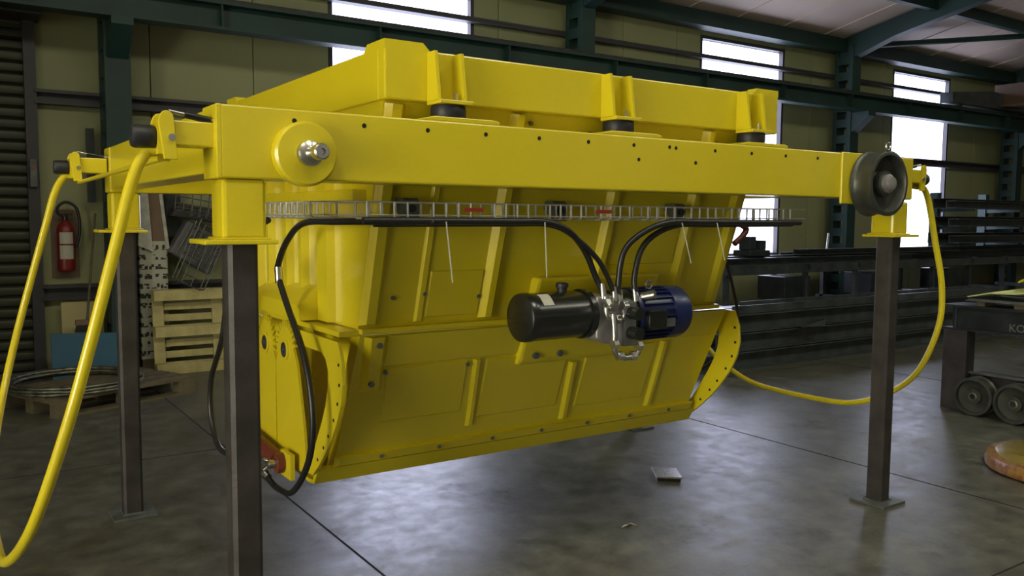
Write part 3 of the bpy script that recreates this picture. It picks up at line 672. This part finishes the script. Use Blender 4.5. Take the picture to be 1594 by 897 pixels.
hdv = obj('valve_head', CY((.21, 6.19, 1.45), (.21, 6.19, 1.50), .024, 14), 'black', t, True)
obj('lever', B(.165, .275, 6.178, 6.202, 1.50, 1.515), 'black', hdv)
obj('discharge_hose', TU([(.20, 6.18, 1.485), (.15, 6.17, 1.52), (.155, 6.16, 1.58), (.22, 6.16, 1.62), (.30, 6.16, 1.57), (.325, 6.16, 1.45), (.32, 6.16, 1.32), (.29, 6.16, 1.20)], .013, 10), 'rubber', t, True)
# small fittings on the wall by the shutter
t = thing('switch_box', 'small pale switch box on the shutter guide rail', 'switch', (-.03, 6.18, 1.85))
obj('box_body', B(-.06, .0, 6.16, 6.21, 1.75, 2.0), 'plate', t, bevel=.006)
obj('push_button', CY((-.03, 6.16, 1.93), (-.03, 6.15, 1.93), .012, 12), 'redlab', t)
# blue board, pale card and broom
bm = new_bm(); hexa(bm, [(.02, 5.70, .0), (.55, 5.68, .0), (.55, 5.70, 0), (.02, 5.72, 0), (.02, 5.80, .46), (.55, 5.78, .44), (.55, 5.80, .44), (.02, 5.82, .46)])
tag(obj('blue_board', bm, 'bluep'), 'blue flat board leaning on the wall under the extinguisher', 'board')
bm = new_bm(); hexa(bm, [(.15, 6.13, 0), (.50, 6.13, 0), (.50, 6.14, 0), (.15, 6.14, 0), (.15, 6.165, .70), (.50, 6.165, .70), (.50, 6.175, .70), (.15, 6.175, .70)])
tag(obj('card_sheet', bm, 'card'), 'pale yellow card sheet standing behind the blue board', 'card')
t = thing('broom', 'broom with thin wooden stick leaning on the wall right of the extinguisher', 'broom', (.34, 5.95, .48))
obj('stick', CY((.34, 5.99, .55), (.455, 6.15, 1.52), .011, 10), 'wood2', t, True)
obj('broom_head', B(.24, .44, 5.96, 6.01, .50, .55), 'brown', t, bevel=.006)
obj('bristles', PR(((.235, .44), (.445, .44), (.43, .50), (.25, .50)), 'y', 5.962, 6.008), 'rubber', t)
# wall column darkness: tall board between column and wrapped pack
# flat pallet with wire coil
def pallet_flat(name, ox, oy, ang, label, m):
    t = thing(name, label, 'pallet', (ox, oy, 0))
    ca, sa = math.cos(ang), math.sin(ang)
    def pb(n, x0, x1, y0, y1, z0, z1):
        bm = new_bm(); box(bm, x0, x1, y0, y1, z0, z1)
        for v in bm.verts: v.co = Vector((ox+v.co.x*ca-v.co.y*sa, oy+v.co.x*sa+v.co.y*ca, v.co.z))
        obj(n, bm, m, t)
    for y in (-.4, -.07, .30):
        pb('skid_board', -.6, .6, y, y+.1, 0, .02)
        for x in (-.6, -.07, .455): pb('block', x, x+.145, y, y+.1, .02, .10)
    for x in (-.6, -.07, .455): pb('cross_board', x, x+.145, -.4, .4, .10, .12)
    for k in range(5): pb('deck_board', -.6, .6, -.4+k*.1675, -.4+k*.1675+.13, .12, .142)
pallet_flat('flat_pallet', .30, 4.98, .42, 'low dark wooden pallet on the floor carrying a wire coil', 'wood2')
t = thing('wire_coil', 'round coil of grey wire lying flat on the dark pallet', 'coil', (.10, 4.95, .142))
for k in range(9):
    R = .50-.018*(k % 5)+random.uniform(-.008, .008); z = .157+.022*(k//3)
    pts = [(.10+R*math.cos(2*PI*i/40)+random.uniform(-.004, .004), 4.95+R*.98*math.sin(2*PI*i/40), z+random.uniform(-.002, .004)) for i in range(40)]
    obj('wire_turn', TU(pts, .0125, 8, 1, True), 'coil', t, True)
# standing pale pallet leaning on the wall
def pallet_up(label, x0, y0, lean, m):
    t = thing('leaning_pallet', label, 'pallet', (x0+.6, y0, 0))
    ca, sa = math.cos(lean), math.sin(lean)
    def pb(n, a, b, d0, d1, z0, z1):
        bm = new_bm(); box(bm, a, b, d0, d1, z0, z1)
        for v in bm.verts: v.co = Vector((v.co.x, y0+v.co.y*ca+v.co.z*sa, v.co.z*ca-v.co.y*sa*.0))
        obj(n, bm, m, t, bevel=.003)
    for z in (.0, .355, .70): pb('outer_board', x0, x0+1.2, 0, .022, z, z+.10)
    for z in (.140, .248, .492, .600): pb('deck_board', x0, x0+1.2, .122, .142, z, z+.066)
    for z in (.0, .355, .70): pb('deck_board', x0, x0+1.2, .122, .142, z, z+.10)
    for x in (x0, x0+.55, x0+1.1):
        pb('cross_board', x, x+.10, .10, .122, 0, .80)
        for z in (.0, .355, .70): pb('block', x, x+.10, .022, .10, z, z+.10)
pallet_up('pale wooden pallet standing on edge against the wall behind the nearest post', .90, 5.82, .10, 'wood')
# wrapped tall pack with printed film
t = thing('wrapped_pack', 'tall narrow pack of sheets in printed white film beside the pale pallet', 'package', (.92, 6.0, .08))
obj('pack_body', B(.81, 1.07, 6.07, 6.18, .12, 1.26), 'print', t, bevel=.01)
obj('pack_foot', B(.82, 1.06, 6.08, 6.17, 0, .12), 'wood2', t)
bm = new_bm(); hexa(bm, [(.80, 6.040, 1.22), (.93, 6.040, 1.16), (.93, 6.185, 1.16), (.80, 6.185, 1.22), (.845, 6.080, 1.75), (.905, 6.080, 1.75), (.905, 6.180, 1.75), (.845, 6.180, 1.75)])
obj('film_flap', bm, 'film', t)
bm = new_bm(); hexa(bm, [(.925, 6.070, 1.20), (1.075, 6.070, 1.20), (1.075, 6.170, 1.20), (.925, 6.170, 1.20), (.91, 6.100, 1.78), (1.02, 6.100, 1.78), (1.02, 6.170, 1.78), (.91, 6.170, 1.78)])
obj('card_core', bm, 'brown', t)
bm = new_bm(); hexa(bm, [(1.055, 6.055, 1.18), (1.085, 6.055, 1.18), (1.085, 6.180, 1.18), (1.055, 6.180, 1.18), (1.00, 6.090, 1.79), (1.03, 6.090, 1.79), (1.03, 6.180, 1.79), (1.00, 6.180, 1.79)])
obj('film_edge', bm, 'film', t)
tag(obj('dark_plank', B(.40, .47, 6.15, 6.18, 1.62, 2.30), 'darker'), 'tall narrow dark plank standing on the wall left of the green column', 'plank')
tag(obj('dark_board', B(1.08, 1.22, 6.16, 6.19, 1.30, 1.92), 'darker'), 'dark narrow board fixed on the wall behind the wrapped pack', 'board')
# offcuts of wire tray lying on the pallet
def tray_piece(label, org, ex_, ez_, ln, wd, n):
    ex_, ez_ = Vector(ex_).normalized(), Vector(ez_).normalized(); ey_ = ez_.cross(ex_); org = Vector(org)
    P = lambda a, b, c: org+ex_*a+ey_*b+ez_*c
    t = thing('tray_offcut', label, 'cable tray', org, 'cable tray offcuts on the pale pallet')
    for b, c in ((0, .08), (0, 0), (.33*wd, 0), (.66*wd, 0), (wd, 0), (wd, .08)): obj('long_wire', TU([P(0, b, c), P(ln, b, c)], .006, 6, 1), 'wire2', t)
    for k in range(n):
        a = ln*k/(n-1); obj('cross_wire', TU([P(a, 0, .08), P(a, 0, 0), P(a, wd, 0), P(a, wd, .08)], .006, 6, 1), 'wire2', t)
tray_piece('wire tray offcut tilted on top of the pale pallet, upper one', (1.10, 5.87, 1.56), (1, 0, -.18), (.2, -1, .3), .62, .22, 9)
tray_piece('wire tray offcut slanting down behind the nearest post, lower one', (1.30, 5.87, 1.46), (-.35, -.1, -.75), (.3, -1, .1), .60, .30, 8)
t = thing('steel_channel', 'dark steel channel lying across the tray offcuts', 'channel', (1.3, 6.0, 1.5))
bm = new_bm(); hexa(bm, [(1.09, 5.96, 1.50), (1.62, 5.96, 1.42), (1.62, 6.12, 1.42), (1.09, 6.12, 1.50), (1.16, 5.97, 1.63), (1.66, 5.97, 1.545), (1.66, 6.12, 1.545), (1.16, 6.12, 1.63)])
obj('channel_body', bm, 'steel', t, bevel=.004)
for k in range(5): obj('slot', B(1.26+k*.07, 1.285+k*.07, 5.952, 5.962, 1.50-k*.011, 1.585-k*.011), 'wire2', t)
t = thing('steel_bin', 'dark grated steel box lying tilted above the pale pallet', 'box', (1.33, 5.98, .95))
bm = new_bm(); hexa(bm, [(1.06, 5.94, 1.16), (1.42, 5.94, .93), (1.42, 6.14, .93), (1.06, 6.14, 1.16), (1.24, 5.96, 1.46), (1.62, 5.96, 1.24), (1.62, 6.14, 1.24), (1.24, 6.14, 1.46)])
obj('bin_body', bm, 'grey', t, bevel=.01)
for k in range(6):
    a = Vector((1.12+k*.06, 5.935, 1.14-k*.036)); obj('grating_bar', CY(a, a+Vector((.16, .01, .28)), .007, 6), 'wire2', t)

# ================================================================== RIGHT BACKGROUND
def ibeam(h, wd, tf, tw, x0, x1, y, z):
    yy = wd/2
    return PR([(y-yy, z), (y+yy, z), (y+yy, z+tf), (y+tw/2, z+tf), (y+tw/2, z+h-tf), (y+yy, z+h-tf), (y+yy, z+h), (y-yy, z+h), (y-yy, z+h-tf), (y-tw/2, z+h-tf), (y-tw/2, z+tf), (y-yy, z+tf)], 'x', x0, x1)
def chan(h, wd, t_, x0, x1, y, z):
    return PR([(y, z), (y+wd, z), (y+wd, z+h), (y, z+h), (y, z+h-t_), (y+wd-t_, z+h-t_), (y+wd-t_, z+t_), (y, z+t_)], 'x', x0, x1)
rows = [('lowest', 0.0), ('middle', .19), ('top', .38)]
for lv, (nm, z) in enumerate(rows):
    for r_ in range(3):
        y = 3.22+r_*.24; x0 = 5.35+.22*lv+.1*r_+random.uniform(-.06, .06)
        lab = ('front dark steel beam in the %s layer of the beam stack on the floor' % nm) if r_ == 0 else 'dark steel beam inside the stack on the floor, behind its front row'
        b_ = obj('steel_beam', ibeam(.18, .20, .012, .012, x0, 11.2, y, z+.0), 'dark')
        tag(b_, lab, 'steel beam', 'stacked steel beams on the floor')
for k, (x0, y, z) in enumerate(((5.75, 3.15, .565), (6.2, 3.45, .565))):
    tag(obj('steel_angle', PR([(y, z), (y+.10, z), (y+.10, z+.01), (y+.01, z+.01), (y+.01, z+.08), (y, z+.08)], 'x', x0, 11.0), 'dark'), ('nearer' if k == 0 else 'farther')+' long steel angle lying on top of the beam stack', 'steel angle', 'angles on the beam stack')
t = thing('sheet_offcut', 'small bent steel offcut resting on the stacked beams', 'metal scrap', (7.0, 3.1, .38))
bm = new_bm(); hexa(bm, [(6.7, 3.06, .385), (7.05, 3.02, .385), (7.15, 3.12, .385), (6.8, 3.16, .385), (6.7, 3.06, .392), (7.05, 3.02, .45), (7.15, 3.12, .45), (6.8, 3.16, .392)]); obj('offcut', bm, 'dark', t)
# long steel rack under the windows
rk = thing('steel_rack', 'long dark steel storage rack standing below the windows', 'rack', (12, 5.3, 0))
for x in (7.7, 9.3, 10.45, 11.35, 12.5, 13.6, 14.7, 15.8, 16.9):
    for y in (5.0, 5.55): obj('upright', B(x-.03, x+.03, y-.03, y+.03, 0, .90), 'dark', rk)
    obj('bearer', B(x-.03, x+.03, 4.9, 5.65, .84, .90), 'dark', rk); obj('bearer', B(x-.03, x+.03, 4.9, 5.65, .32, .38), 'dark', rk)
obj('front_rail', B(7.6, 17, 4.93, 4.97, .78, .90), 'dark', rk)
bars = [(7.7, 12.0, 4.95, .90, .10), (7.75, 16.8, 5.10, .90, .12), (9.2, 16.5, 5.26, .90, .10), (9.4, 15.8, 5.40, .90, .14), (9.2, 13.3, 5.02, 1.02, .08), (10.2, 16.5, 5.2, 1.02, .06)]
for k, (x0, x1, y, z, h) in enumerate(bars):
    tag(obj('steel_bar', chan(h, .12, .012, x0, x1, y, z), 'darker' if k % 2 else 'dark'), ['front steel channel lying along the rack edge', 'long steel channel second from the front of the rack', 'long steel channel in the middle of the rack top', 'tall steel channel at the back of the rack top', 'short steel channel piled on the left half of the rack', 'thin steel channel piled on the right half of the rack'][k], 'steel channel', 'channels on the long rack')
for k, (x, z) in enumerate(((8.0, 0), (8.9, .38), (10.9, .38), (13.0, .38))):
    tag(obj('steel_box', B(x, x+.55, 5.02, 5.5, .005 if z == 0 else .385, .30 if z == 0 else .72), 'darker', bevel=.01), ['dark crate on the floor under the left end of the rack', 'dark box on the lower rack shelf, left of the others', 'dark box on the lower rack shelf below the wheel', 'dark box on the lower rack shelf at far right'][k], 'box', 'boxes under the rack')
for k, (x, h) in enumerate(((10.45, .27), (12.35, .22))):
    tag(obj('bar_end', CY((x, 5.5, 1.04), (x+.03, 5.5, 1.04+h), .016, 8), 'wire'), ['short pale rod standing upright on the rack, nearer the hopper', 'short pale rod standing upright on the rack before the right window'][k], 'rod')
# workbench clutter seen through the gap beside the hopper
t = thing('bench_vice', 'dark bench vice silhouetted before the window beside the hopper', 'vice', (8.9, 5.2, 1.0))
obj('vice_base', B(8.15, 8.55, 5.0, 5.3, 1.02, 1.10), 'darker', t, bevel=.01); obj('vice_jaw', B(8.2, 8.32, 5.05, 5.25, 1.10, 1.28), 'darker', t, bevel=.01); obj('vice_jaw', B(8.40, 8.52, 5.05, 5.25, 1.10, 1.23), 'darker', t, bevel=.01)
# cantilever rack with profiles at right
ck = thing('cantilever_rack', 'dark cantilever rack with arms full of long profiles at far right', 'rack', (14.5, 5.5, 0))
for x in (13.7, 15.3, 17.0):
    obj('upright', B(x-.06, x+.06, 5.62, 5.76, .92, 2.0), 'green', ck)
    for z in (1.08, 1.36, 1.66): obj('arm', PR(((5.62, z), (5.62, z+.07), (5.02, z+.05), (5.02, z+.02)), 'x', x-.04, x+.04), 'green', ck)
kk = 0
nmz = {1.14: 'lowest', 1.42: 'middle', 1.72: 'topmost'}
for z in (1.14, 1.42, 1.72):
    for y, nm in ((5.06, 'front'), (5.28, 'back')):
        h = .13 if nm == 'front' else .17; xo = 13.2+random.uniform(-.1, .25)
        tag(obj('steel_profile', chan(h, .18, .014, xo, 18.5, y, z), 'dark'), '%s dark steel profile on the %s arms of the cantilever rack' % (nm, nmz[z]), 'steel profile', 'profiles on the cantilever rack')
# trolley with two wheels
tr = thing('wheeled_trolley', 'low black steel trolley with leg plate standing at the right edge', 'trolley', (6.05, .2, 0))
obj('top_beam', PR([(5.95, .64), (6.25, .64), (6.25, .655), (6.11, .655), (6.11, .825), (6.25, .825), (6.25, .84), (5.95, .84), (5.95, .825), (6.09, .825), (6.09, .655), (5.95, .655)], 'y', -1.6, 1.13), 'darker', tr)
obj('end_web', B(5.965, 5.975, 1.03, 1.04, .655, .825), 'dark', tr)
obj('face_plate', B(6.0, 6.012, -1.6, 1.03, .655, .825), 'darker', tr)
obj('leg_plate', B(5.95, 6.08, .93, 1.12, .0, .64), 'steel', tr, bevel=.004)
obj('lower_beam', B(6.03, 6.2, -1.6, .93, .02, .30), 'steel', tr, bevel=.004)
obj('edge_strip', B(6.0, 6.03, -1.6, .93, .30, .315), 'plate', tr)
obj('stay', CY((6.08, .55, .42), (6.08, -.7, .56), .02, 8), 'plate', tr)
wprof = [(.03, 0), (.14, 0), (.15, .008), (.15, .03), (.142, .036), (.142, .10), (.148, .108), (.148, .118), (.126, .12), (.122, .09), (.062, .082), (.058, .112), (.030, .114), (.028, .05)]
for k, y in enumerate((.80, .485)):
    t = thing('flanged_wheel', ['left grey cast flanged wheel leaning on the black trolley', 'right grey cast flanged wheel cut off by the picture edge'][k], 'wheel', (5.90, y, 0), 'flanged wheels by the trolley')
    xw = 5.945-.03*k
    obj('wheel_body', LA(wprof, (xw, y, .152), (-1, 0, 0), 44), 'wheel', t, True)
    obj('bore_sleeve', LA([(.029, .06), (.033, .116), (.022, .118), (.020, .06)], (xw, y, .152), (-1, 0, 0), 28, loop=True), 'chrome', t, True)
tag(obj('bevelled_sheet', PR([(.99, .875), (.95, .895), (-1.5, .895), (-1.5, .875)], 'x', 6.0, 6.5), 'plate'), 'flat grey steel sheet lying on blocks on the trolley', 'sheet')
tag(obj('timber_block', B(6.02, 6.2, .5, .62, .84, .875), 'wood2'), 'small wood block under the sheet, near the trolley lettering', 'block')
tag(obj('timber_block', B(6.02, 6.2, .84, .90, .84, .875), 'wood2'), 'small wood block under the sheet, near the trolley end', 'block')
bm = new_bm(); n = 14
for i in range(n):
    for j in range(4):
        y = .97-(2.3)*i/(n-1); bm.verts.new((6.0+.15*j, y, .912+.085*min(1, i/2)*(.5+.5*math.sin(i*1.7+j)**2)))
bm.verts.ensure_lookup_table()
for i in range(n-1):
    for j in range(3): bm.faces.new([bm.verts[i*4+j], bm.verts[i*4+j+1], bm.verts[(i+1)*4+j+1], bm.verts[(i+1)*4+j]])
so = tag(obj('protective_sheet', bm, 'sheet'), 'pale yellow crumpled protective sheet on top of the trolley load', 'sheet'); so.modifiers.new('t', 'SOLIDIFY').thickness = .01
bm = new_bm()
for i in range(6):
    for j in range(4): bm.verts.new((6.02+.13*j, .60-.12*i, 1.04+.04*math.sin(i*.7)+.03*math.sin(j*2.1+i)))
bm.verts.ensure_lookup_table()
for i in range(5):
    for j in range(3): bm.faces.new([bm.verts[i*4+j], bm.verts[i*4+j+1], bm.verts[(i+1)*4+j+1], bm.verts[(i+1)*4+j]])
so = tag(obj('yellow_cloth', bm, 'sheety'), 'bright yellow cloth bunched on the pale sheet at the right edge', 'cloth'); so.modifiers.new('t', 'SOLIDIFY').thickness = .012
# lettering chalked on the trolley side
cu = bpy.data.curves.new('lettering', 'FONT'); cu.body = 'KOK'; cu.size = .082; cu.extrude = .001
tmp = bpy.data.objects.new('tmp', cu); COL.objects.link(tmp)
dg = bpy.context.evaluated_depsgraph_get(); me = bpy.data.meshes.new_from_object(tmp.evaluated_get(dg)); bpy.data.objects.remove(tmp)
me.materials.clear(); me.materials.append(M['chalk'])
lt = bpy.data.objects.new('lettering', me); COL.objects.link(lt); lt.parent = tr
lt.location = Vector((5.997, .64, .668))-WLOC[tr.name]; lt.rotation_euler = (PI/2, 0, -PI/2)
